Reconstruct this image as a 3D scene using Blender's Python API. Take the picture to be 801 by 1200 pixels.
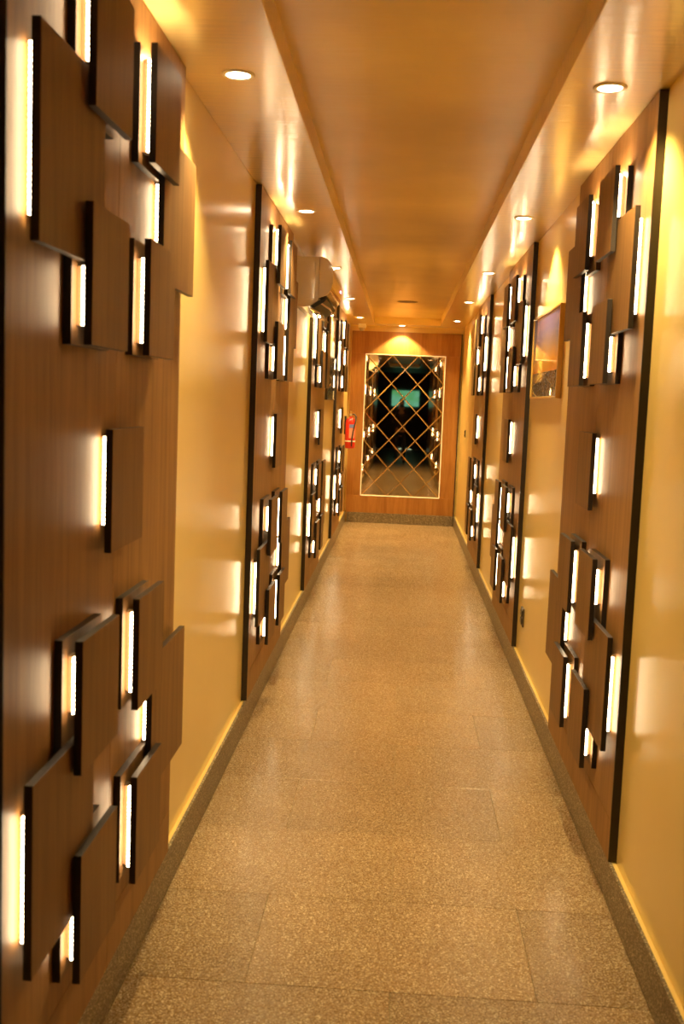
import bpy, bmesh, math, random
from mathutils import Vector, Matrix
random.seed(7)
for o in list(bpy.data.objects): bpy.data.objects.remove(o)
SC = bpy.context.scene
COL = SC.collection

# ------------------------------------------------------------------ camera
W = 1.67          # corridor width between the painted walls
H = 2.908         # soffit height
F_PX = 1250.0
CAM = Vector((0.807, 0.0, 1.8085))
pitch, yaw, roll = -0.10485, -0.0519, 0.0389
cy, sy, cp, sp = math.cos(yaw), math.sin(yaw), math.cos(pitch), math.sin(pitch)
FW = Vector((sy*cp, cy*cp, sp)); RT = Vector((cy, -sy, 0)); UP = RT.cross(FW)
R2 = math.cos(roll)*RT + math.sin(roll)*UP
U2 = -math.sin(roll)*RT + math.cos(roll)*UP
cd = bpy.data.cameras.new('camera'); cam = bpy.data.objects.new('camera', cd); COL.objects.link(cam)
m = Matrix((R2, U2, -FW)).transposed().to_4x4(); m.translation = CAM
cam.matrix_world = m
cd.sensor_fit = 'VERTICAL'; cd.sensor_height = 36.0; cd.lens = F_PX/1200.0*36.0
cd.clip_start = 0.05; cd.clip_end = 100
cd.dof.use_dof = True; cd.dof.focus_distance = 7.5; cd.dof.aperture_fstop = 4.5
SC.camera = cam

# ------------------------------------------------------------------ world, exposure
w = bpy.data.worlds.new('world'); SC.world = w; w.use_nodes = True
w.node_tree.nodes['Background'].inputs[0].default_value = (1.0, 0.72, 0.4, 1)
w.node_tree.nodes['Background'].inputs[1].default_value = 0.02
SC.view_settings.view_transform = 'Standard'; SC.view_settings.look = 'None'
SC.view_settings.exposure = 1.2; SC.view_settings.gamma = 1.0
SC.view_settings.use_curve_mapping = False
LED_COL = (1.0, 0.75, 0.44); LED_STR = 11.0
SPOT_COL = (1.0, 0.76, 0.33); SPOT_W = 78.0
cyc = SC.cycles
cyc.use_denoising = True
try: cyc.denoiser = 'OPENIMAGEDENOISE'
except Exception: pass
cyc.max_bounces = 9; cyc.diffuse_bounces = 5; cyc.glossy_bounces = 5
cyc.sample_clamp_indirect = 6.0; cyc.blur_glossy = 0.6
cyc.use_light_tree = True

# ------------------------------------------------------------------ materials
MATS = {}
def nt(name):
    mt = bpy.data.materials.new(name); mt.use_nodes = True
    n = mt.node_tree; b = n.nodes['Principled BSDF']
    return mt, n, b
def link(n, a, b): n.links.new(a, b)
def plain(name, col, rough=0.5, metal=0.0, emit=None, es=0.0, coat=0.0):
    if name in MATS: return MATS[name]
    mt, n, b = nt(name)
    b.inputs['Base Color'].default_value = (*col, 1); b.inputs['Roughness'].default_value = rough
    b.inputs['Metallic'].default_value = metal; b.inputs['Coat Weight'].default_value = coat
    if emit: b.inputs['Emission Color'].default_value = (*emit, 1); b.inputs['Emission Strength'].default_value = es
    # fine procedural grain so that no surface is perfectly even
    tc = n.nodes.new('ShaderNodeTexCoord'); no = n.nodes.new('ShaderNodeTexNoise'); no.inputs['Scale'].default_value = 60
    bp = n.nodes.new('ShaderNodeBump'); bp.inputs['Strength'].default_value = 0.03; bp.inputs['Distance'].default_value = 0.002
    link(n, tc.outputs['Object'], no.inputs['Vector']); link(n, no.outputs['Fac'], bp.inputs['Height']); link(n, bp.outputs['Normal'], b.inputs['Normal'])
    MATS[name] = mt; return mt
def mapped(n, scale, rnd=False):
    tc = n.nodes.new('ShaderNodeTexCoord'); mp = n.nodes.new('ShaderNodeMapping'); mp.inputs['Scale'].default_value = scale
    link(n, tc.outputs['Object'], mp.inputs['Vector'])
    if rnd:
        oi = n.nodes.new('ShaderNodeObjectInfo'); mul = n.nodes.new('ShaderNodeMath'); mul.operation = 'MULTIPLY'; mul.inputs[1].default_value = 37.0
        cx = n.nodes.new('ShaderNodeCombineXYZ'); link(n, oi.outputs['Random'], mul.inputs[0])
        for i in range(3): link(n, mul.outputs[0], cx.inputs[i])
        link(n, cx.outputs[0], mp.inputs['Location'])
    return mp
def ramp(n, src, stops):
    r = n.nodes.new('ShaderNodeValToRGB'); el = r.color_ramp.elements
    while len(el) < len(stops): el.new(0.5)
    for e, (p, c) in zip(el, stops): e.position = p; e.color = (*c, 1)
    link(n, src, r.inputs[0]); return r
def wood(name, dark, light, scale=(26, 26, 1.3), rough=0.5):
    mt, n, b = nt(name)
    mp = mapped(n, scale, True)
    a = n.nodes.new('ShaderNodeTexNoise'); a.inputs['Scale'].default_value = 1.0; a.inputs['Detail'].default_value = 5; a.inputs['Distortion'].default_value = 0.7
    link(n, mp.outputs[0], a.inputs['Vector'])
    mp2 = mapped(n, tuple(s*7 for s in scale), True)
    f = n.nodes.new('ShaderNodeTexNoise'); f.inputs['Scale'].default_value = 1.0; f.inputs['Detail'].default_value = 3
    link(n, mp2.outputs[0], f.inputs['Vector'])
    mx = n.nodes.new('ShaderNodeMath'); mx.operation = 'MULTIPLY_ADD'; mx.inputs[1].default_value = 0.35
    s = n.nodes.new('ShaderNodeMath'); s.operation = 'MULTIPLY'; s.inputs[1].default_value = 0.7
    link(n, a.outputs['Fac'], s.inputs[0]); link(n, f.outputs['Fac'], mx.inputs[0]); link(n, s.outputs[0], mx.inputs[2])
    mid = tuple((x+y)/2 for x, y in zip(dark, light))
    r = ramp(n, mx.outputs[0], [(0.36, dark), (0.52, mid), (0.68, light)])
    link(n, r.outputs[0], b.inputs['Base Color'])
    b.inputs['Roughness'].default_value = rough
    bp = n.nodes.new('ShaderNodeBump'); bp.inputs['Strength'].default_value = 0.12; bp.inputs['Distance'].default_value = 0.001
    link(n, f.outputs['Fac'], bp.inputs['Height']); link(n, bp.outputs['Normal'], b.inputs['Normal'])
    MATS[name] = mt; return mt
def paint(name, c1, c2, rough, bump_scale, bump, detail_scale=(2, 2, 2), coat=0.0, dist=0.004):
    mt, n, b = nt(name)
    mp = mapped(n, detail_scale)
    a = n.nodes.new('ShaderNodeTexNoise'); a.inputs['Scale'].default_value = 1; a.inputs['Detail'].default_value = 3; link(n, mp.outputs[0], a.inputs['Vector'])
    r = ramp(n, a.outputs['Fac'], [(0.3, c1), (0.7, c2)]); link(n, r.outputs[0], b.inputs['Base Color'])
    b.inputs['Roughness'].default_value = rough; b.inputs['Coat Weight'].default_value = coat; b.inputs['Coat Roughness'].default_value = 0.2
    mq = mapped(n, bump_scale)
    q = n.nodes.new('ShaderNodeTexNoise'); q.inputs['Scale'].default_value = 1; q.inputs['Detail'].default_value = 4; link(n, mq.outputs[0], q.inputs['Vector'])
    bp = n.nodes.new('ShaderNodeBump'); bp.inputs['Strength'].default_value = bump; bp.inputs['Distance'].default_value = dist
    link(n, q.outputs['Fac'], bp.inputs['Height']); link(n, bp.outputs['Normal'], b.inputs['Normal'])
    if coat: link(n, bp.outputs['Normal'], b.inputs['Coat Normal'])
    MATS[name] = mt; return mt
def terrazzo(name, base_d, base_l, rough):
    mt, n, b = nt(name)
    mp = mapped(n, (1, 1, 1), False)
    v = n.nodes.new('ShaderNodeTexVoronoi'); v.inputs['Scale'].default_value = 240; link(n, mp.outputs[0], v.inputs['Vector'])
    sep = n.nodes.new('ShaderNodeSeparateColor'); link(n, v.outputs['Color'], sep.inputs[0])
    r = ramp(n, sep.outputs[0], [(0.0, base_d), (0.45, base_l), (0.8, tuple(min(1, c*1.15) for c in base_l)), (0.93, (0.66, 0.54, 0.36))])
    r.color_ramp.interpolation = 'LINEAR'
    oi = n.nodes.new('ShaderNodeObjectInfo')
    mr = n.nodes.new('ShaderNodeMapRange'); mr.inputs['To Min'].default_value = 0.9; mr.inputs['To Max'].default_value = 1.08; link(n, oi.outputs['Random'], mr.inputs[0])
    big = n.nodes.new('ShaderNodeTexNoise'); big.inputs['Scale'].default_value = 3.0; big.inputs['Detail'].default_value = 4; link(n, mp.outputs[0], big.inputs['Vector'])
    mr2 = n.nodes.new('ShaderNodeMapRange'); mr2.inputs['To Min'].default_value = 0.82; mr2.inputs['To Max'].default_value = 1.18; link(n, big.outputs['Fac'], mr2.inputs[0])
    mm = n.nodes.new('ShaderNodeMath'); mm.operation = 'MULTIPLY'; link(n, mr.outputs[0], mm.inputs[0]); link(n, mr2.outputs[0], mm.inputs[1])
    vm = n.nodes.new('ShaderNodeVectorMath'); vm.operation = 'SCALE'; link(n, r.outputs[0], vm.inputs[0]); link(n, mm.outputs[0], vm.inputs['Scale'])
    link(n, vm.outputs[0], b.inputs['Base Color'])
    rr = n.nodes.new('ShaderNodeMapRange'); rr.inputs['To Min'].default_value = rough-0.09; rr.inputs['To Max'].default_value = rough+0.1; link(n, sep.outputs[1], rr.inputs[0]); link(n, rr.outputs[0], b.inputs['Roughness'])
    bp = n.nodes.new('ShaderNodeBump'); bp.inputs['Strength'].default_value = 0.15; bp.inputs['Distance'].default_value = 0.0006
    link(n, sep.outputs[2], bp.inputs['Height']); link(n, bp.outputs['Normal'], b.inputs['Normal'])
    MATS[name] = mt; return mt
def led(name, strength, pitch=0.0115):
    # light strip: a row of bright diodes with slightly dimmer gaps between them
    mt, n, b = nt(name)
    tc = n.nodes.new('ShaderNodeTexCoord'); sx = n.nodes.new('ShaderNodeSeparateXYZ'); link(n, tc.outputs['Object'], sx.inputs[0])
    d = n.nodes.new('ShaderNodeMath'); d.operation = 'MULTIPLY'; d.inputs[1].default_value = 2*math.pi/pitch; link(n, sx.outputs[2], d.inputs[0])
    s = n.nodes.new('ShaderNodeMath'); s.operation = 'SINE'; link(n, d.outputs[0], s.inputs[0])
    mr = n.nodes.new('ShaderNodeMapRange'); mr.inputs['From Min'].default_value = -1; mr.inputs['To Min'].default_value = strength*0.15; mr.inputs['To Max'].default_value = strength*1.85
    link(n, s.outputs[0], mr.inputs[0]); link(n, mr.outputs[0], b.inputs['Emission Strength'])
    b.inputs['Emission Color'].default_value = (*LED_COL, 1); b.inputs['Base Color'].default_value = (0.9, 0.85, 0.7, 1)
    MATS[name] = mt; return mt

WALL = paint('yellow_enamel', (0.87, 0.64, 0.21), (0.90, 0.68, 0.25), 0.30, (9, 9, 1.2), 0.12, coat=0.5)
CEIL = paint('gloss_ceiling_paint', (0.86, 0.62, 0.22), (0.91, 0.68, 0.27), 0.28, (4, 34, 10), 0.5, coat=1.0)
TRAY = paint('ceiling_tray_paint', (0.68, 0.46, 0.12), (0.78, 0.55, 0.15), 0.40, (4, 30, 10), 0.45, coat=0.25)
PANELW = wood('panel_veneer', (0.21, 0.092, 0.021), (0.34, 0.170, 0.046))
BOARDW = wood('board_veneer', (0.145, 0.064, 0.017), (0.235, 0.117, 0.036))
DOORW = wood('end_panel_veneer', (0.27, 0.105, 0.018), (0.42, 0.19, 0.045), (14, 14, 0.9))
EDGE = plain('dark_edge_band', (0.022, 0.013, 0.009), 0.45)
SPACER = plain('raw_spacer_wood', (0.25, 0.14, 0.06), 0.7)
FLOORM = terrazzo('terrazzo', (0.195, 0.120, 0.058), (0.285, 0.182, 0.090), 0.27)
SKIRTM = terrazzo('terrazzo_skirting', (0.08, 0.06, 0.04), (0.17, 0.13, 0.08), 0.4)
GROUT = plain('grout', (0.45, 0.35, 0.2), 0.8)
LED = led('led_strip', LED_STR)
LEDTOP = plain('led_strip_upward', (0.9, 0.85, 0.7), 0.5, emit=LED_COL, es=110)
LAMP = plain('lamp_lens', (0.9, 0.9, 0.85), 0.4, emit=(1.0, 0.80, 0.52), es=18)
LAMPT = plain('lamp_trim', (0.85, 0.78, 0.65), 0.35)

# ------------------------------------------------------------------ mesh helpers
def box(bm, x0, x1, y0, y1, z0, z1, mi=0):
    vs = [bm.verts.new((x, y, z)) for x in (x0, x1) for y in (y0, y1) for z in (z0, z1)]
    fs = []
    for idx in ((0,1,3,2),(4,6,7,5),(0,4,5,1),(2,3,7,6),(0,2,6,4),(1,5,7,3)):
        f = bm.faces.new([vs[i] for i in idx]); f.material_index = mi; fs.append(f)
    return fs
def lathe(bm, prof, c, axis='z', seg=24, mi=0):
    rings = []
    for r, h in prof:
        ring = []
        for k in range(seg):
            a = 2*math.pi*k/seg; u, v = r*math.cos(a), r*math.sin(a)
            p = {'z': (c[0]+u, c[1]+v, c[2]+h), 'x': (c[0]+h, c[1]+u, c[2]+v), 'y': (c[0]+u, c[1]+h, c[2]+v)}[axis]
            ring.append(bm.verts.new(p))
        rings.append(ring)
    for a, b in zip(rings, rings[1:]):
        for k in range(seg):
            f = bm.faces.new((a[k], a[(k+1) % seg], b[(k+1) % seg], b[k])); f.material_index = mi; f.smooth = True
    for ring in (rings[0], rings[-1]):
        if (ring[0].co-ring[1].co).length > 1e-5:
            f = bm.faces.new(ring); f.material_index = mi
def tube(bm, pts, r, seg=8, mi=0):
    pts = [Vector(p) for p in pts]; prev = None
    for i, p in enumerate(pts):
        t = (pts[min(i+1, len(pts)-1)]-pts[max(i-1, 0)]).normalized()
        a = t.cross(Vector((0, 0, 1)) if abs(t.z) < .9 else Vector((1, 0, 0))).normalized(); b = t.cross(a)
        ring = [bm.verts.new(p+r*(math.cos(2*math.pi*k/seg)*a+math.sin(2*math.pi*k/seg)*b)) for k in range(seg)]
        if prev:
            for k in range(seg):
                f = bm.faces.new((prev[k], prev[(k+1) % seg], ring[(k+1) % seg], ring[k])); f.smooth = True; f.material_index = mi
        else: bm.faces.new(ring)
        prev = ring
    bm.faces.new(prev)
def obj(name, bm, mats, parent=None, bevel=0.0, loc=None):
    bmesh.ops.recalc_face_normals(bm, faces=bm.faces[:])
    me = bpy.data.meshes.new(name); bm.to_mesh(me); bm.free()
    for mt in (mats if isinstance(mats, (list, tuple)) else [mats]): me.materials.append(mt)
    o = bpy.data.objects.new(name, me); COL.objects.link(o)
    if parent: o.parent = parent
    if loc: o.location = loc
    if bevel:
        md = o.modifiers.new('bevel', 'BEVEL'); md.width = bevel; md.segments = 2; md.limit_method = 'ANGLE'
    return o
def bobj(name, dims, mats, parent=None, bevel=0.0):
    bm = bmesh.new(); box(bm, *dims); return obj(name, bm, mats, parent, bevel)
def thing(name, label, cat, loc=(0, 0, 0), group=None):
    o = bpy.data.objects.new(name, None); COL.objects.link(o); o.location = loc; o.empty_display_size = 0.1
    o['label'] = label; o['category'] = cat
    if group: o['group'] = group
    return o
def struct(o, label, cat):
    o['kind'] = 'structure'; o['label'] = label; o['category'] = cat; return o
def copy_tree(o, parent=None):
    c = o.copy(); COL.objects.link(c)
    if parent: c.parent = parent
    for ch in list(o.children): copy_tree(ch, c)
    return c

# ------------------------------------------------------------------ setting
Y0, Y1 = -3.3, 15.85          # the corridor proper
LX0, LX1, LY0 = -1.3, 2.9, -9.6   # the unlit lobby behind the camera
T = 0.12
PR = 0.030                    # panels and skirting stand this far proud of the paint
def wall(name, label, dims, mat=WALL):
    return struct(bobj(name, dims, mat), label, 'wall')
def side_wall(name, label, x0, x1, s):
    bm = bmesh.new(); box(bm, x0, x1, Y0, Y1+T, 0, H+0.3); return struct(obj(name, bm, WALL), label, 'wall')
side_wall('wall_left', 'glossy yellow painted wall on the left of the corridor', -T, 0, 1)
side_wall('wall_right', 'glossy yellow painted wall on the right of the corridor', W, W+T, -1)
wall('wall_end', 'yellow end wall around the large mirrored wooden panel', (0, W, Y1, Y1+T, 0, H+0.3))
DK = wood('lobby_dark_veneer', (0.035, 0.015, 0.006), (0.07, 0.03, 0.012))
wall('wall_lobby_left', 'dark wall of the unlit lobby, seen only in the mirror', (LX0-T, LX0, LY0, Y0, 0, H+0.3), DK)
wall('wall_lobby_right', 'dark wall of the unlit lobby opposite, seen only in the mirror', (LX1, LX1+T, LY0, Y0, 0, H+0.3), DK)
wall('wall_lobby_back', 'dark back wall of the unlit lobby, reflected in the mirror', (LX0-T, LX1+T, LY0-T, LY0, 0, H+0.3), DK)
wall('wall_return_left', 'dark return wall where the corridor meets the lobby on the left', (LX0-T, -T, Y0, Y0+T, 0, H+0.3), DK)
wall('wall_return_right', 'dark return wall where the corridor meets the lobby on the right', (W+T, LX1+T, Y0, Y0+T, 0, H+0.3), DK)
# ceiling: two low soffits, a raised tray between them
SX0, SX1, TZ, TY0, TY1 = 0.366, 1.309, 3.004, -2.6, 15.45
bm = bmesh.new()
box(bm, 0, SX0, Y0, Y1, H, H+0.3); box(bm, SX1, W, Y0, Y1, H, H+0.3)
box(bm, SX0, SX1, TY1, Y1, H, H+0.3); box(bm, SX0, SX1, Y0, TY0, H, H+0.3)
struct(obj('ceiling', bm, CEIL, bevel=0.003), 'glossy golden lowered ceiling border carrying the downlights', 'ceiling')
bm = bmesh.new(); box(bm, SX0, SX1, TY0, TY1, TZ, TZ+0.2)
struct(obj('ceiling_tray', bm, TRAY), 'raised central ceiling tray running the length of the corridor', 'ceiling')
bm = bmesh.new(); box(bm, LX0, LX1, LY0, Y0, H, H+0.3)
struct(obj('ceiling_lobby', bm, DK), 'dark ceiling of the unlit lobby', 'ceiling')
# floor: bed plus single terrazzo tiles in half bond
fl = struct(bobj('floor', (LX0, LX1, LY0, Y1, -0.12, -0.004), GROUT), 'speckled brown terrazzo tile floor of the corridor', 'floor')
tile_mesh = {}
def tile(x0, x1, y0, y1):
    g = 0.0009
    key = (round(x1-x0, 3), round(y1-y0, 3))
    if key not in tile_mesh:
        bm = bmesh.new(); fs = box(bm, g, x1-x0-g, g, y1-y0-g, -0.008, 0.0)
        top = [e for e in bm.edges if all(v.co.z > -1e-6 for v in e.verts)]
        bmesh.ops.bevel(bm, geom=top, offset=0.0011, segments=1, affect='EDGES')
        bmesh.ops.recalc_face_normals(bm, faces=bm.faces[:])
        me = bpy.data.meshes.new('tile'); bm.to_mesh(me); bm.free(); me.materials.append(FLOORM); tile_mesh[key] = me
    o = bpy.data.objects.new('tile', tile_mesh[key]); COL.objects.link(o); o.parent = fl; o.location = (x0, y0, 0)
k = -29
FX0, FX1 = PR, W-PR
while True:
    ya = 7.92+0.6*k; yb = min(ya+0.6, Y1-0.05)
    if ya >= Y1-0.06: break
    x0, x1 = (FX0, FX1) if ya >= Y0-0.3 else (LX0, LX1)
    seams = [0.40+0.9*j for j in range(-3, 5)] if k % 2 == 0 else [0.85+0.9*j for j in range(-3, 4)]
    xs = [x0]+[s for s in seams if x0+0.05 < s < x1-0.05]+[x1]
    for a, b in zip(xs, xs[1:]): tile(a, b, ya, yb)
    k += 1
# skirting: terrazzo slabs in front, painted ledge above and behind
bl = None
for side, x0, x1 in (('left', 0, PR), ('right', W-PR, W)):
    r = bpy.data.objects.new('baseboard_'+side, None); COL.objects.link(r)
    struct(r, 'low dark terrazzo skirting along the %s wall' % side, 'skirting')
    bm = bmesh.new()
    xa, xb = (0, PR-0.012) if side == 'left' else (W-PR+0.012, W)
    box(bm, xa, xb, Y0, Y1, 0, 0.149); led_ = obj('painted_ledge', bm, WALL, r, bevel=0.004); led_['label'] = 'yellow painted ledge on top of the skirting'
    y = Y0; j = 0
    while y < Y1-0.06:
        yb = min(y+0.9, Y1-0.052)
        bobj('skirting_tile', (*((PR-0.012, PR) if side == 'left' else (W-PR, W-PR+0.012)), y+0.0008, yb-0.0008, 0, 0.152), SKIRTM, r)
        y += 0.9

# ------------------------------------------------------------------ backlit wooden wall panels
PW, PZ0, PZ1 = 1.75, 0.153, H-0.004
TH = 0.018
# stand-offs of the three layers: back boards, middle boards, front boards
LAYER = {0: (PR, PR+0.020), 1: (PR+0.024, PR+0.043), 2: (PR+0.049, PR+0.068)}
# (near edge u, width, z bottom, z top, layer, light z0, light z1, light on the far edge z0, z1)
BOARDS = [
 (1.05, 0.32, 2.44, 2.76, 2, 2.475, 2.725, 2.60, 2.72),
 (0.475, 0.32, 2.44, 2.76, 2, 2.545, 2.725, None, None),
 (0.18, 0.46, 2.10, 2.53, 1, 2.155, 2.49, None, None),
 (1.28, 0.465, 2.14, 2.58, 1, 2.24, 2.43, None, None),
 (1.02, 0.32, 1.91, 2.23, 2, 1.945, 2.18, 1.94, 2.12),
 (0.465, 0.32, 1.91, 2.23, 2, 1.955, 2.09, None, None),
 (0.75, 0.33, 1.39, 1.71, 1, 1.46, 1.69, None, None),
 (0.965, 0.31, 0.91, 1.23, 2, 0.955, 1.185, 1.01, 1.19),
 (0.43, 0.32, 0.91, 1.23, 2, 1.05, 1.185, None, None),
 (0.17, 0.45, 0.55, 0.98, 1, 0.62, 0.90, None, None),
 (1.25, 0.485, 0.56, 0.99, 1, 0.72, 0.90, None, None),
 (0.975, 0.31, 0.39, 0.71, 2, 0.43, 0.67, 0.42, 0.54),
 (0.44, 0.32, 0.39, 0.71, 2, 0.435, 0.54, None, None),
]
TOPLIT = {(1.05, 2.76), (0.475, 2.76)}      # boards also lit along their top edge
def make_panel(side, y, label):
    sg = 1 if side == 'L' else -1
    root = thing('backlit_wall_panel', label, 'wall panel', (0 if side == 'L' else W, y, 0), 'backlit wooden wall panels of overlapping boards')
    def bx(bm, s0, s1, u0, u1, z0, z1, mi=0):      # s = stand-off from the wall
        return box(bm, *sorted((sg*s0, sg*s1)), u0, u1, z0, z1, mi)
    g = 0.0012
    for (u0, u1) in ((0.114, 0.93), (0.93, PW)):
        for (z0, z1) in ((PZ0, 0.305), (0.305, PZ1)):
            bm = bmesh.new(); bx(bm, 0.001, PR, u0+g, u1-g, z0+(g if z0 > .3 else 0), z1-g); obj('veneer_sheet', bm, PANELW, root)
    bm = bmesh.new(); bx(bm, 0.0, PR+0.001, 0.108, 0.114, PZ0, PZ1); obj('edge_strip', bm, EDGE, root)
    for (u, wd, z0, z1, lv, l0, l1, f0, f1) in BOARDS:
        toplit = (u, z1) in TOPLIT
        if side == 'R' and z0 > 2.4: z0 -= 0.03; z1 -= 0.03; l1 -= 0.03; f1 = f1 and f1-0.03
        if side == 'R' and u > 1.2: wd -= 0.03
        def slab(name, s0, s1, par):
            bm = bmesh.new(); fs = bx(bm, s0, s1, u, u+wd, z0, z1, 1)
            for f in fs:
                if abs(abs(f.calc_center_median().x)-max(abs(s0), abs(s1))) < 1e-5: f.material_index = 0
            return obj(name, bm, [BOARDW, EDGE], par, bevel=0.0008)
        b = slab('board', *LAYER[lv], root)
        if lv == 2: slab('back_board', *LAYER[0], root)
        gap0, gap1 = (LAYER[0][0], LAYER[1][0]) if lv == 1 else (LAYER[0][1], LAYER[2][0])
        uu = u+0.024
        bm = bmesh.new(); bx(bm, gap0, gap1, uu+0.0135, uu+0.05, l0, l1); obj('spacer_block', bm, SPACER, b)
        bm = bmesh.new(); bx(bm, gap1-0.013, gap1-0.003, uu, uu+0.013, l0, l1); obj('light_strip', bm, LED, b)
        if f0:
            ue = u+wd-0.024
            bm = bmesh.new(); bx(bm, gap0, gap1, ue-0.05, ue-0.0135, f0, f1); obj('spacer_block', bm, SPACER, b)
            bm = bmesh.new(); bx(bm, gap1-0.013, gap1-0.003, ue-0.013, ue, f0, f1); obj('light_strip', bm, LED, b)
        if toplit:
            bm = bmesh.new(); bx(bm, gap1-0.010, gap1-0.003, u+0.045, u+wd-0.05, z1-0.027, z1-0.021); t = obj('light_strip', bm, LEDTOP, b); t['label'] = 'horizontal light strip along the top edge'
            bm = bmesh.new(); bx(bm, gap0, gap1, u+0.055, u+wd-0.06, z1-0.045, z1-0.0275); obj('spacer_block', bm, SPACER, b)
    return root
protoL = make_panel('L', 1.95, 'backlit wooden board panel filling the left edge of the photo, nearest on the left wall')
protoR = make_panel('R', 3.72, 'backlit wooden board panel nearest on the right wall, between the bare wall and the sunset picture')
for proto, y, lab in (
  (protoL, 5.55, 'backlit wooden board panel on the left wall just in front of the air conditioner'),
  (protoL, 8.98, 'backlit wooden board panel on the left wall just beyond the air conditioner'),
  (protoL, 12.52, 'backlit wooden board panel on the left wall beside the red fire extinguisher'),
  (protoR, 7.22, 'backlit wooden board panel on the right wall just beyond the sunset picture'),
  (protoR, 10.72, 'backlit wooden board panel farthest along the right wall')):
    c = copy_tree(proto); c.location.y = y; c['label'] = lab

# ------------------------------------------------------------------ recessed downlights
def make_lamp():
    r = thing('downlight', '', 'ceiling light', (0, 0, H), 'round recessed downlights in the ceiling border')
    bm = bmesh.new(); lathe(bm, [(0.040, -0.0005), (0.043, -0.006), (0.055, -0.006), (0.058, -0.002), (0.058, -0.0002)], (0, 0, 0), seg=32); obj('trim_ring', bm, LAMPT, r)
    bm = bmesh.new(); lathe(bm, [(0.041, -0.004), (0.041, -0.0005)], (0, 0, 0), seg=32); obj('lens', bm, LAMP, r)
    return r
def add_spot(x, y, z, power, ang=math.radians(112), blend=0.6, rad=0.035):
    ld = bpy.data.lights.new('downlight_beam', 'SPOT'); ld.energy = power; ld.color = SPOT_COL; ld.spot_size = ang; ld.spot_blend = blend; ld.shadow_soft_size = rad
    lo = bpy.data.objects.new('downlight_beam', ld); COL.objects.link(lo); lo.location = (x, y, z); return lo
lamp0 = make_lamp()
LAMPS = [
 (0.195, 3.78, 'round downlight above the left wall, nearest to the camera on the left', 1),
 (1.47, 3.83, 'round downlight above the right wall, nearest to the camera on the right', 1),
 (0.195, 6.42, 'round downlight on the left just in front of the air conditioner', 1),
 (1.47, 6.44, 'second nearest downlight on the right, above the sunset picture', 1),
 (0.195, 9.10, 'round downlight on the left just beyond the air conditioner', 1),
 (1.48, 9.12, 'third downlight from the camera on the right side', 1),
 (0.195, 11.78, 'round downlight on the left above the dark framed picture', 1),
 (1.48, 11.75, 'fourth downlight from the camera on the right side', 1),
 (0.195, 14.40, 'farthest round downlight on the left, near the security camera', 1.3),
 (1.49, 14.44, 'farthest round downlight on the right side, near the end wall', 1.3),
 (0.76, 15.64, 'single downlight over the wooden end panel with its mirror', 2)]
for i, (x, y, lab, pw) in enumerate(LAMPS):
    c = lamp0 if i == 0 else copy_tree(lamp0)
    c.location = (x, y, H); c['label'] = lab
    if pw == 2: add_spot(x, y, H-0.008, SPOT_W*1.1, math.radians(110), 0.35)
    else: add_spot(x, y, H-0.008, SPOT_W*pw)

# ------------------------------------------------------------------ end panel with diamond mirror
ep = thing('mirrored_end_panel', 'wide wooden panel at the end of the corridor framing a diamond-pattern mirror', 'wall panel', (0.84, 15.80, 0))
EX0, EX1, EZ0, EZ1 = 0.035-0.84, 1.632-0.84, 0.152, 2.822
MX0, MX1, MZ0, MZ1 = 0.245-0.84, 1.418-0.84, 0.405, 2.495
g = 0.001
for nm, d in (('top_rail', (EX0, EX1, 0, 0.048, MZ1, EZ1)), ('bottom_rail', (EX0, EX1, 0, 0.048, EZ0, MZ0)),
              ('side_stile', (EX0, MX0, 0, 0.048, MZ0+g, MZ1-g)), ('side_stile', (MX1, EX1, 0, 0.048, MZ0+g, MZ1-g))):
    bobj(nm, d, DOORW, ep)
bobj('edge_strip', (EX1, EX1+0.014, -0.012, 0.048, 0.0, EZ1), EDGE, ep)
bobj('backing', (MX0, MX1, 0.030, 0.048, MZ0, MZ1), EDGE, ep)
sk = bobj('skirting_slab', (EX0+0.02, EX1+0.03, 0.0, 0.049, 0.0, 0.1515), SKIRTM, ep); sk.location.y = -0.004; sk['label'] = 'grey terrazzo skirting under the wooden panel'
TRIM = plain('mirror_light_edge', (0.9, 0.8, 0.55), 0.3, emit=(1.0, 0.74, 0.36), es=0.28)
tw = 0.006
for d in ((MX0, MX1, -0.006, 0.028, MZ1-tw, MZ1), (MX0, MX1, -0.006, 0.028, MZ0, MZ0+tw), (MX0, MX0+tw, -0.006, 0.028, MZ0+tw, MZ1-tw), (MX1-tw, MX1, -0.006, 0.028, MZ0+tw, MZ1-tw)):
    bobj('mirror_trim', d, TRIM, ep)['label'] = 'thin glowing trim around the mirror'
mt, n, b = nt('bronze_mirror'); b.inputs['Base Color'].default_value = (0.72, 0.58, 0.38, 1); b.inputs['Metallic'].default_value = 1; b.inputs['Roughness'].default_value = 0.02
MIRROR = mt
mt, n, b = nt('bevelled_mirror_edge'); b.inputs['Base Color'].default_value = (0.60, 0.45, 0.28, 1); b.inputs['Metallic'].default_value = 1; b.inputs['Roughness'].default_value = 0.22
BEVELM = mt
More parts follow.
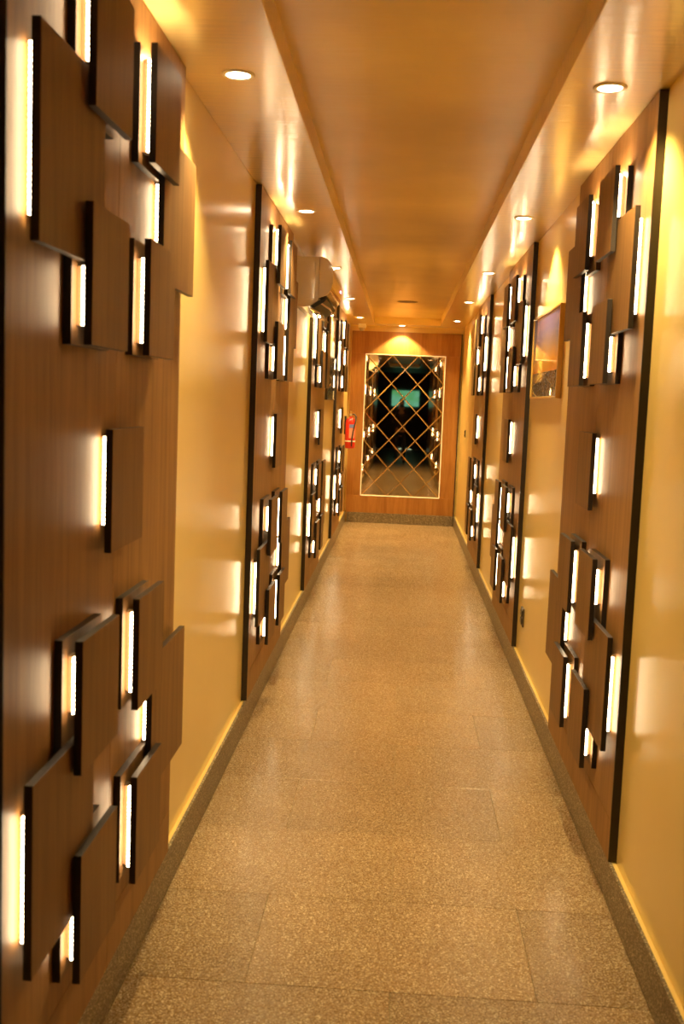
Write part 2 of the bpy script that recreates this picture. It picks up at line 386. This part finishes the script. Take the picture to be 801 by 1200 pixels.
# diamonds clipped to the mirror rectangle
ax0, ax1, az0, az1 = MX0+tw, MX1-tw, MZ0+tw, MZ1-tw
NX, NZ = 3, 5
dw, dh = (ax1-ax0)/NX, (az1-az0)/NZ
def clip(poly, ax, lim, keep_less):
    out = []
    for i in range(len(poly)):
        a, c = poly[i], poly[(i+1) % len(poly)]
        ina = (a[ax] <= lim+1e-9) if keep_less else (a[ax] >= lim-1e-9); inc = (c[ax] <= lim+1e-9) if keep_less else (c[ax] >= lim-1e-9)
        if ina: out.append(a)
        if ina != inc:
            t = (lim-a[ax])/(c[ax]-a[ax]); out.append((a[0]+t*(c[0]-a[0]), a[1]+t*(c[1]-a[1])))
    res = []
    for pnt in out:
        if not res or (abs(pnt[0]-res[-1][0])+abs(pnt[1]-res[-1][1])) > 1e-6: res.append(pnt)
    if len(res) > 1 and abs(res[0][0]-res[-1][0])+abs(res[0][1]-res[-1][1]) < 1e-6: res.pop()
    return res
def inset(poly, d):
    # offset every edge inwards by d (poly counter-clockwise, convex)
    nn = len(poly); out = []
    for i in range(nn):
        p0, p1, p2 = Vector(poly[i-1]), Vector(poly[i]), Vector(poly[(i+1) % nn])
        e1 = (p1-p0).normalized(); e2 = (p2-p1).normalized()
        n1 = Vector((-e1.y, e1.x)); n2 = Vector((-e2.y, e2.x))
        bis = (n1+n2).normalized(); out.append(tuple(p1+bis*(d/max(0.2, bis.dot(n1)))))
    return out
for i in range(2*NX+1):
    for j in range(2*NZ+1):
        if (i+j) % 2 == 0: continue
        cx, cz = ax0+i*dw/2, az0+j*dh/2
        poly = [(cx-dw/2, cz), (cx, cz-dh/2), (cx+dw/2, cz), (cx, cz+dh/2)]
        for a, l, s in ((0, ax0, False), (0, ax1, True), (1, az0, False), (1, az1, True)): poly = clip(poly, a, l, s)
        if len(poly) < 3: continue
        outp = inset(poly, 0.0006); inn = inset(poly, 0.0085)
        bm = bmesh.new()
        vo = [bm.verts.new((x, 0.0155, z)) for x, z in outp]; vi = [bm.verts.new((x, 0.0135, z)) for x, z in inn]; vb = [bm.verts.new((x, 0.0295, z)) for x, z in outp]
        f = bm.faces.new(vi); nn = len(vi)
        for q in range(nn):
            f = bm.faces.new((vo[q], vo[(q+1) % nn], vi[(q+1) % nn], vi[q])); f.material_index = 1
            f = bm.faces.new((vo[q], vb[q], vb[(q+1) % nn], vo[(q+1) % nn])); f.material_index = 1
        bm.faces.new(list(reversed(vb)))
        obj('mirror_pane', bm, [MIRROR, BEVELM], ep)

# ------------------------------------------------------------------ fire extinguisher
RED = plain('red_enamel', (0.62, 0.012, 0.012), 0.28, coat=0.5); BLK = plain('black_rubber', (0.02, 0.02, 0.02), 0.5)
BRASS = plain('brass', (0.75, 0.5, 0.18), 0.3, 1.0); WHT = plain('white_plastic', (0.82, 0.78, 0.68), 0.4)
fe = thing('fire_extinguisher', 'red fire extinguisher hung on the left wall beside the end panel', 'fire extinguisher', (0.088, 15.25, 1.12))
bm = bmesh.new(); lathe(bm, [(0.03, 0.0), (0.066, 0.004), (0.074, 0.02), (0.074, 0.37), (0.068, 0.40), (0.045, 0.43), (0.022, 0.44), (0.020, 0.455)], (0, 0, 0), seg=32); obj('cylinder', bm, RED, fe)
bm = bmesh.new(); lathe(bm, [(0.017, 0.455), (0.02, 0.47), (0.02, 0.495), (0.012, 0.505)], (0, 0, 0), seg=16); obj('valve', bm, BRASS, fe)
bm = bmesh.new(); box(bm, -0.012, 0.012, -0.085, 0.02, 0.497, 0.505); box(bm, -0.012, 0.012, -0.075, 0.02, 0.522, 0.530); box(bm, -0.012, 0.012, 0.014, 0.02, 0.497, 0.53); obj('handle', bm, BRASS, fe, bevel=0.002)
bm = bmesh.new(); lathe(bm, [(0.0165, -0.03), (0.0165, -0.018)], (0.0, 0, 0.482), 'y', seg=16); obj('pressure_gauge', bm, WHT, fe)
bm = bmesh.new(); tube(bm, [(0.018, 0, 0.485), (0.05, -0.01, 0.49), (0.078, -0.02, 0.45), (0.070, -0.055, 0.37), (0.045, -0.072, 0.25), (0.030, -0.082, 0.13), (0.028, -0.083, 0.03)], 0.010); obj('hose', bm, BLK, fe)
bm = bmesh.new(); lathe(bm, [(0.0755, 0.095), (0.0765, 0.098), (0.0765, 0.110), (0.0755, 0.113)], (0, 0, 0), seg=32); obj('strap', bm, WHT, fe)['label'] = 'pale strap round the lower cylinder'
bm = bmesh.new()
pr = []
for kk in range(9):
    a = math.radians(-100+kk*8.5); pr.append((0.0750*math.cos(a), 0.0750*math.sin(a)))
for z0, z1, mi in ((0.15, 0.29, 0), (0.295, 0.345, 1)):
    lo = [bm.verts.new((x, y, z0)) for x, y in pr]; hi = [bm.verts.new((x, y, z1)) for x, y in pr]
    for kk in range(8):
        f = bm.faces.new((lo[kk], lo[kk+1], hi[kk+1], hi[kk])); f.material_index = mi
obj('label_sticker', bm, [plain('pink_label', (0.75, 0.30, 0.22), 0.5), plain('blue_label', (0.16, 0.22, 0.55), 0.5)], fe)
bobj('wall_bracket', (-0.0885, -0.06, -0.03, 0.03, 0.2, 0.46), BLK, fe)

# ------------------------------------------------------------------ framed pictures
FRM = plain('gilt_frame', (0.72, 0.45, 0.10), 0.35, 0.3, coat=0.3)
def picture(name, label, side, y0, y1, z0, z1, mat, frm=FRM):
    sg = 1 if side == 'L' else -1; ym, zm = (y0+y1)/2, (z0+z1)/2
    r = thing(name, label, 'picture', (0 if side == 'L' else W, ym, zm))
    hy, hz = (y1-y0)/2, (z1-z0)/2; fwid = 0.012; D = 0.028
    for d in ((-hy, hy, hz-fwid, hz), (-hy, hy, -hz, -hz+fwid), (-hy, -hy+fwid, -hz+fwid, hz-fwid), (hy-fwid, hy, -hz+fwid, hz-fwid)):
        bobj('frame_bar', (*sorted((sg*0.001, sg*D)), *d), frm, r, bevel=0.0015)
    bobj('print', (*sorted((sg*0.001, sg*(D-0.006))), -hy+fwid, hy-fwid, -hz+fwid, hz-fwid), mat, r)['label'] = 'glossy printed scene'
    return r
mt, n, b = nt('sunset_print')
tc = n.nodes.new('ShaderNodeTexCoord'); sx = n.nodes.new('ShaderNodeSeparateXYZ'); link(n, tc.outputs['Object'], sx.inputs[0])
no = n.nodes.new('ShaderNodeTexNoise'); no.inputs['Scale'].default_value = 3.5; no.inputs['Detail'].default_value = 4; link(n, tc.outputs['Object'], no.inputs['Vector'])
ad = n.nodes.new('ShaderNodeMath'); ad.operation = 'MULTIPLY_ADD'; ad.inputs[1].default_value = 0.12; link(n, no.outputs['Fac'], ad.inputs[0]); link(n, sx.outputs[2], ad.inputs[2])
mr = n.nodes.new('ShaderNodeMapRange'); mr.inputs['From Min'].default_value = -0.20; mr.inputs['From Max'].default_value = 0.32; link(n, ad.outputs[0], mr.inputs[0])
sky = ramp(n, mr.outputs[0], [(0.0, (0.16, 0.14, 0.12)), (0.22, (0.25, 0.20, 0.16)), (0.27, (0.75, 0.22, 0.02)), (0.42, (0.95, 0.45, 0.05)), (0.60, (0.50, 0.38, 0.35)), (0.78, (0.15, 0.22, 0.75)), (1.0, (0.07, 0.11, 0.62))])
vo = n.nodes.new('ShaderNodeTexVoronoi'); vo.inputs['Scale'].default_value = 55; link(n, tc.outputs['Object'], vo.inputs['Vector'])
gr = ramp(n, vo.outputs['Distance'], [(0.1, (0.30, 0.27, 0.24)), (0.6, (0.05, 0.045, 0.045))])
lt = n.nodes.new('ShaderNodeMath'); lt.operation = 'LESS_THAN'; lt.inputs[1].default_value = -0.10; link(n, sx.outputs[2], lt.inputs[0])
mx = n.nodes.new('ShaderNodeMix'); mx.data_type = 'RGBA'; link(n, lt.outputs[0], mx.inputs['Factor']); link(n, sky.outputs[0], mx.inputs[6]); link(n, gr.outputs[0], mx.inputs[7])
link(n, mx.outputs[2], b.inputs['Base Color']); b.inputs['Roughness'].default_value = 0.5; b.inputs['Coat Weight'].default_value = 1.0; b.inputs['Coat Roughness'].default_value = 0.01
SUNSET = mt
mt, n, b = nt('dark_print')
tc = n.nodes.new('ShaderNodeTexCoord'); no = n.nodes.new('ShaderNodeTexNoise'); no.inputs['Scale'].default_value = 5; link(n, tc.outputs['Object'], no.inputs['Vector'])
r_ = ramp(n, no.outputs['Fac'], [(0.4, (0.03, 0.02, 0.015)), (0.7, (0.12, 0.07, 0.03))]); link(n, r_.outputs[0], b.inputs['Base Color']); b.inputs['Roughness'].default_value = 0.4; b.inputs['Coat Weight'].default_value = 1.0; b.inputs['Coat Roughness'].default_value = 0.02
picture('framed_picture', 'gilt-framed glossy sunset picture on the right wall between two wooden panels', 'R', 5.93, 7.12, 1.862, 2.378, SUNSET)
picture('framed_picture', 'small dark framed picture on the left wall between the two farthest panels', 'L', 11.15, 12.40, 1.80, 2.27, mt, plain('black_frame', (0.05, 0.035, 0.02), 0.35, coat=0.4))

# ------------------------------------------------------------------ air conditioner
ACW = plain('ac_plastic', (0.78, 0.70, 0.55), 0.25, coat=0.5)
ac = thing('air_conditioner', 'cream split air conditioner high on the left wall', 'air conditioner', (0, 7.72, 2.445)); ac.scale = (1.15, 1, 0.92)
AL = 1.05
def extr(name, prof, y0, y1, mat, par, smooth=True, bev=0.0):
    bm = bmesh.new()
    a = [bm.verts.new((x, y0, z)) for x, z in prof]; c = [bm.verts.new((x, y1, z)) for x, z in prof]
    nn = len(prof)
    for i in range(nn):
        f = bm.faces.new((a[i], a[(i+1) % nn], c[(i+1) % nn], c[i])); f.smooth = False
    bm.faces.new(a); bm.faces.new(list(reversed(c)))
    return obj(name, bm, mat, par, bevel=bev)
body = [(0.001, 0.03), (0.001, 0.40), (0.15, 0.40), (0.155, 0.395), (0.155, 0.07), (0.10, 0.02), (0.05, 0.015)]
extr('body', body, 0, AL, ACW, ac, bev=0.004)
fp = [(0.156, 0.085), (0.156, 0.402)]
for k in range(13):
    t = k/12; ang = math.radians(78-t*140)
    fp.append((0.156+0.088*math.cos(ang)**0.8 if math.cos(ang) > 0 else 0.156, 0.245+0.157*math.sin(ang)))
extr('front_panel', fp, -0.006, AL+0.006, plain('ac_gloss', (0.74, 0.64, 0.47), 0.12, coat=1.0), ac, bev=0.002)
extr('air_outlet', [(0.105, 0.022), (0.156, 0.068), (0.205, 0.085), (0.19, 0.06), (0.13, 0.012)], 0.02, AL-0.02, BLK, ac)
for a0, a1 in (((0.10, 0.004), (0.155, -0.03)), ((0.165, 0.045), (0.222, 0.0))):
    (x0, z0), (x1, z1) = a0, a1
    extr('louver', [(x0, z0), (x0+0.008, z0+0.010), (x1+0.008, z1+0.010), (x1, z1)], 0.03, AL-0.03, plain('ac_gloss', (0, 0, 0)), ac)
bm = bmesh.new(); box(bm, 0.2430, 0.2455, 0.86, 0.95, 0.225, 0.24); obj('display_light', bm, plain('display_glow', (0.1, 0.1, 0.1), 0.3, emit=(0.5, 0.3, 1.0), es=3), ac)
bm = bmesh.new(); box(bm, 0.02, 0.13, -0.003, 0.0, 0.08, 0.36); obj('end_cover', bm, ACW, ac, bevel=0.002)

# ------------------------------------------------------------------ small fittings
cc = thing('security_camera', 'small white dome security camera at the top left of the end panel', 'camera', (0.185, 15.60, H))
bm = bmesh.new(); box(bm, -0.055, 0.055, -0.045, 0.045, -0.055, 0.0); obj('housing', bm, WHT, cc, bevel=0.008)
bm = bmesh.new(); lathe(bm, [(0.042, -0.055), (0.040, -0.075), (0.030, -0.093), (0.014, -0.102), (0.0001, -0.104)], (0, 0, 0), seg=20); obj('dome', bm, plain('pale_dome', (0.55, 0.45, 0.32), 0.15, coat=1), cc)
sp = thing('ceiling_speaker', 'round grille set into the raised ceiling tray near the far end', 'speaker', (0.82, 12.98, TZ))
bm = bmesh.new(); lathe(bm, [(0.105, -0.001), (0.112, -0.006), (0.120, -0.006), (0.124, 0.0)], (0, 0, 0), seg=36); obj('rim', bm, plain('grille_rim', (0.35, 0.24, 0.12), 0.5), sp)
bm = bmesh.new(); lathe(bm, [(0.105, -0.004), (0.105, -0.001)], (0, 0, 0), seg=36); obj('grille', bm, plain('grille_mesh', (0.16, 0.11, 0.06), 0.6), sp)
def plate(name, label, cat, y, z, hw, hh):
    r = thing(name, label, cat, (W, y, z))
    bobj('face_plate', (-0.010, -0.0005, -hw, hw, -hh, hh), plain('grey_plate', (0.10, 0.08, 0.06), 0.35), r, bevel=0.002)
    for s in (-1, 1):
        bobj('rocker' if cat == 'switch' else 'socket_module', (-0.016, -0.010, -hw*0.7, hw*0.7, s*hh*0.42-hh*0.3, s*hh*0.42+hh*0.3), plain('dark_module', (0.03, 0.025, 0.02), 0.3), r, bevel=0.0015)
    return r
plate('power_outlet', 'dark power outlet low on the right wall below the sunset picture', 'outlet', 7.02, 0.425, 0.06, 0.06)
plate('light_switch', 'small dark light switch on the right wall near the end panel', 'switch', 14.37, 1.42, 0.045, 0.05)

# ------------------------------------------------------------------ lobby things seen in the mirror
sc_ = thing('wall_screen', 'pale teal lit screen on the lobby wall, reflected in the middle of the mirror', 'screen', (0.93, LY0, 1.95))
bobj('bezel', (-0.55, 0.55, 0.001, 0.05, -0.33, 0.33), BLK, sc_, bevel=0.004)
mt, n, b = nt('screen_glow'); tc = n.nodes.new('ShaderNodeTexCoord'); no = n.nodes.new('ShaderNodeTexNoise'); no.inputs['Scale'].default_value = 2.2; link(n, tc.outputs['Object'], no.inputs['Vector'])
r_ = ramp(n, no.outputs['Fac'], [(0.35, (0.10, 0.45, 0.22)), (0.6, (0.15, 0.55, 0.50))]); link(n, r_.outputs[0], b.inputs['Emission Color']); b.inputs['Emission Strength'].default_value = 0.5; b.inputs['Base Color'].default_value = (0.02, 0.02, 0.02, 1)
bobj('display', (-0.52, 0.52, 0.0505, 0.053, -0.30, 0.30), mt, sc_)

bobj('door_gap_light', (-0.35, 0.30, 0.001, 0.004, -1.945, -1.925), plain('pale_door_gap', (0.1, 0.1, 0.1), 0.5, emit=(0.6, 0.85, 0.75), es=1.0), sc_)['label'] = 'sliver of pale light at floor level'

# ------------------------------------------------------------------ the photographer, seen only in the mirror
SKIN = plain('skin', (0.45, 0.25, 0.15), 0.5); HAIR = plain('dark_hair', (0.015, 0.01, 0.008), 0.6)
SHIRT = plain('dark_shirt', (0.04, 0.03, 0.035), 0.8); JEANS = plain('dark_trousers', (0.03, 0.035, 0.05), 0.85); SHOE = plain('brown_shoe', (0.06, 0.03, 0.015), 0.4)
pr_ = thing('person', 'person in dark clothes holding a camera to the face, reflected in the mirror', 'person', (0.80, -0.36, 0))
def grow(name, chains, mat, par, lv=2):
    """chains: lists of (x, y, z, radius x, radius y); shared first point joins them"""
    nodes, edges, key = [], [], {}
    for ch in chains:
        prev = None
        for p in ch:
            k = tuple(round(c, 4) for c in p[:3])
            if k not in key: key[k] = len(nodes); nodes.append(p)
            if prev is not None and prev != key[k]: edges.append((prev, key[k]))
            prev = key[k]
    bm = bmesh.new(); lay = bm.verts.layers.skin.verify()
    vs = []
    for i, p in enumerate(nodes):
        v = bm.verts.new(p[:3]); v[lay].radius = (p[3], p[4] if len(p) > 4 else p[3]); v[lay].use_root = (i == 0); vs.append(v)
    for a, b in edges: bm.edges.new((vs[a], vs[b]))
    me = bpy.data.meshes.new(name); bm.to_mesh(me); bm.free(); me.materials.append(mat)
    o = bpy.data.objects.new(name, me); COL.objects.link(o); o.parent = par
    md = o.modifiers.new('skin', 'SKIN'); md.use_smooth_shade = True
    sb = o.modifiers.new('smooth', 'SUBSURF'); sb.levels = lv; sb.render_levels = lv
    return o
# body: pelvis - spine - neck - head, arms raised to the camera, legs
fing = []
for s_ in (-1, 1):
    palm = (s_*0.060, 0.155, 1.685, 0.030, 0.018)
    for q, ln in enumerate((0.052, 0.058, 0.055, 0.045)):
        bx_ = s_*0.062
        fing.append([palm, (bx_, 0.200, 1.715-q*0.020, 0.008), (s_*0.061, 0.205+ln*0.6, 1.718-q*0.020, 0.0075), (s_*0.054, 0.215+ln*0.8, 1.717-q*0.020, 0.0065)])
    fing.append([palm, (s_*0.058, 0.172, 1.650, 0.010), (s_*0.048, 0.195, 1.634, 0.0085), (s_*0.034, 0.215, 1.628, 0.0075)])
body = [[(0, 0, 0.96, 0.13, 0.10), (0, 0, 1.10, 0.12, 0.09), (0, 0, 1.28, 0.13, 0.09), (0, 0, 1.43, 0.12, 0.085), (0, 0.01, 1.53, 0.055), (0, 0.02, 1.60, 0.052), (0, 0.035, 1.68, 0.072, 0.085), (0, 0.030, 1.77, 0.078, 0.095), (0, 0.028, 1.84, 0.060, 0.07)]]
for s_ in (-1, 1):
    body.append([(0, 0, 1.43, 0.12, 0.085), (s_*0.185, 0, 1.45, 0.052), (s_*0.235, 0.07, 1.29, 0.043), (s_*0.235, 0.14, 1.20, 0.038), (s_*0.15, 0.15, 1.43, 0.032), (s_*0.075, 0.150, 1.630, 0.024), (s_*0.060, 0.155, 1.685, 0.030, 0.018)])
    body.append([(0, 0, 0.96, 0.13, 0.10), (s_*0.10, 0, 0.86, 0.085), (s_*0.11, 0.01, 0.50, 0.055), (s_*0.115, -0.01, 0.12, 0.038), (s_*0.12, 0.0, 0.055, 0.038), (s_*0.13, 0.13, 0.030, 0.030)])
grow('body', body+fing, SKIN, pr_)
grow('shirt', [[(0, 0, 0.90, 0.150, 0.118), (0, 0, 1.10, 0.138, 0.108), (0, 0, 1.28, 0.148, 0.108), (0, 0, 1.43, 0.138, 0.10), (0, 0.008, 1.50, 0.075)]]+
     [[(0, 0, 1.43, 0.138, 0.10), (s_*0.190, 0, 1.45, 0.066), (s_*0.237, 0.07, 1.29, 0.056), (s_*0.235, 0.14, 1.20, 0.050), (s_*0.15, 0.15, 1.43, 0.043), (s_*0.085, 0.150, 1.60, 0.036)] for s_ in (-1, 1)], SHIRT, pr_)
grow('trousers', [[(0, 0, 0.96, 0.145, 0.115), (s_*0.10, 0, 0.86, 0.098), (s_*0.11, 0.01, 0.50, 0.070), (s_*0.115, -0.01, 0.10, 0.058)] for s_ in (-1, 1)], JEANS, pr_)
for s_ in (-1, 1): grow('shoe', [[(s_*0.12, -0.05, 0.045, 0.040), (s_*0.12, 0.03, 0.05, 0.046), (s_*0.13, 0.14, 0.035, 0.038, 0.034), (s_*0.132, 0.19, 0.030, 0.028)]], SHOE, pr_)
grow('hair', [[(0, -0.035, 1.70, 0.062, 0.05), (0, -0.02, 1.80, 0.084, 0.086), (0, 0.02, 1.885, 0.066, 0.07), (0, 0.075, 1.870, 0.050, 0.03)]], HAIR, pr_)
for s_ in (-1, 1):
    bm = bmesh.new()
    lathe(bm, [(0.0001, -0.012), (0.008, -0.009), (0.012, 0.0), (0.008, 0.009), (0.0001, 0.012)], (s_*0.032, 0.118, 1.765), seg=12)
    obj('eye', bm, plain('eye_white', (0.6, 0.55, 0.5), 0.2), pr_)
grow('nose', [[(0, 0.118, 1.775, 0.008), (0, 0.135, 1.745, 0.011), (0, 0.130, 1.728, 0.012)]], SKIN, pr_)
grow('mouth', [[(-0.022, 0.112, 1.690, 0.004), (0, 0.122, 1.690, 0.006), (0.022, 0.112, 1.690, 0.004)]], plain('lips', (0.35, 0.12, 0.09), 0.45), pr_)
for s_ in (-1, 1): grow('ear', [[(s_*0.080, 0.022, 1.785, 0.010, 0.018), (s_*0.086, 0.018, 1.76, 0.011, 0.018), (s_*0.080, 0.024, 1.735, 0.008, 0.012)]], SKIN, pr_)
hc = thing('handheld_camera', 'black camera held up by the reflected photographer', 'camera', (0.80, -0.36+0.238, 1.692))
bm = bmesh.new(); box(bm, -0.043, 0.043, -0.022, 0.022, -0.040, 0.045); box(bm, -0.025, 0.025, -0.020, 0.022, 0.045, 0.068); obj('camera_body', bm, BLK, hc, bevel=0.006)
bm = bmesh.new(); lathe(bm, [(0.034, 0.023), (0.034, 0.06), (0.037, 0.062), (0.037, 0.095), (0.034, 0.096), (0.030, 0.085)], (0, 0, 0), 'y', seg=24); obj('lens_barrel', bm, BLK, hc)
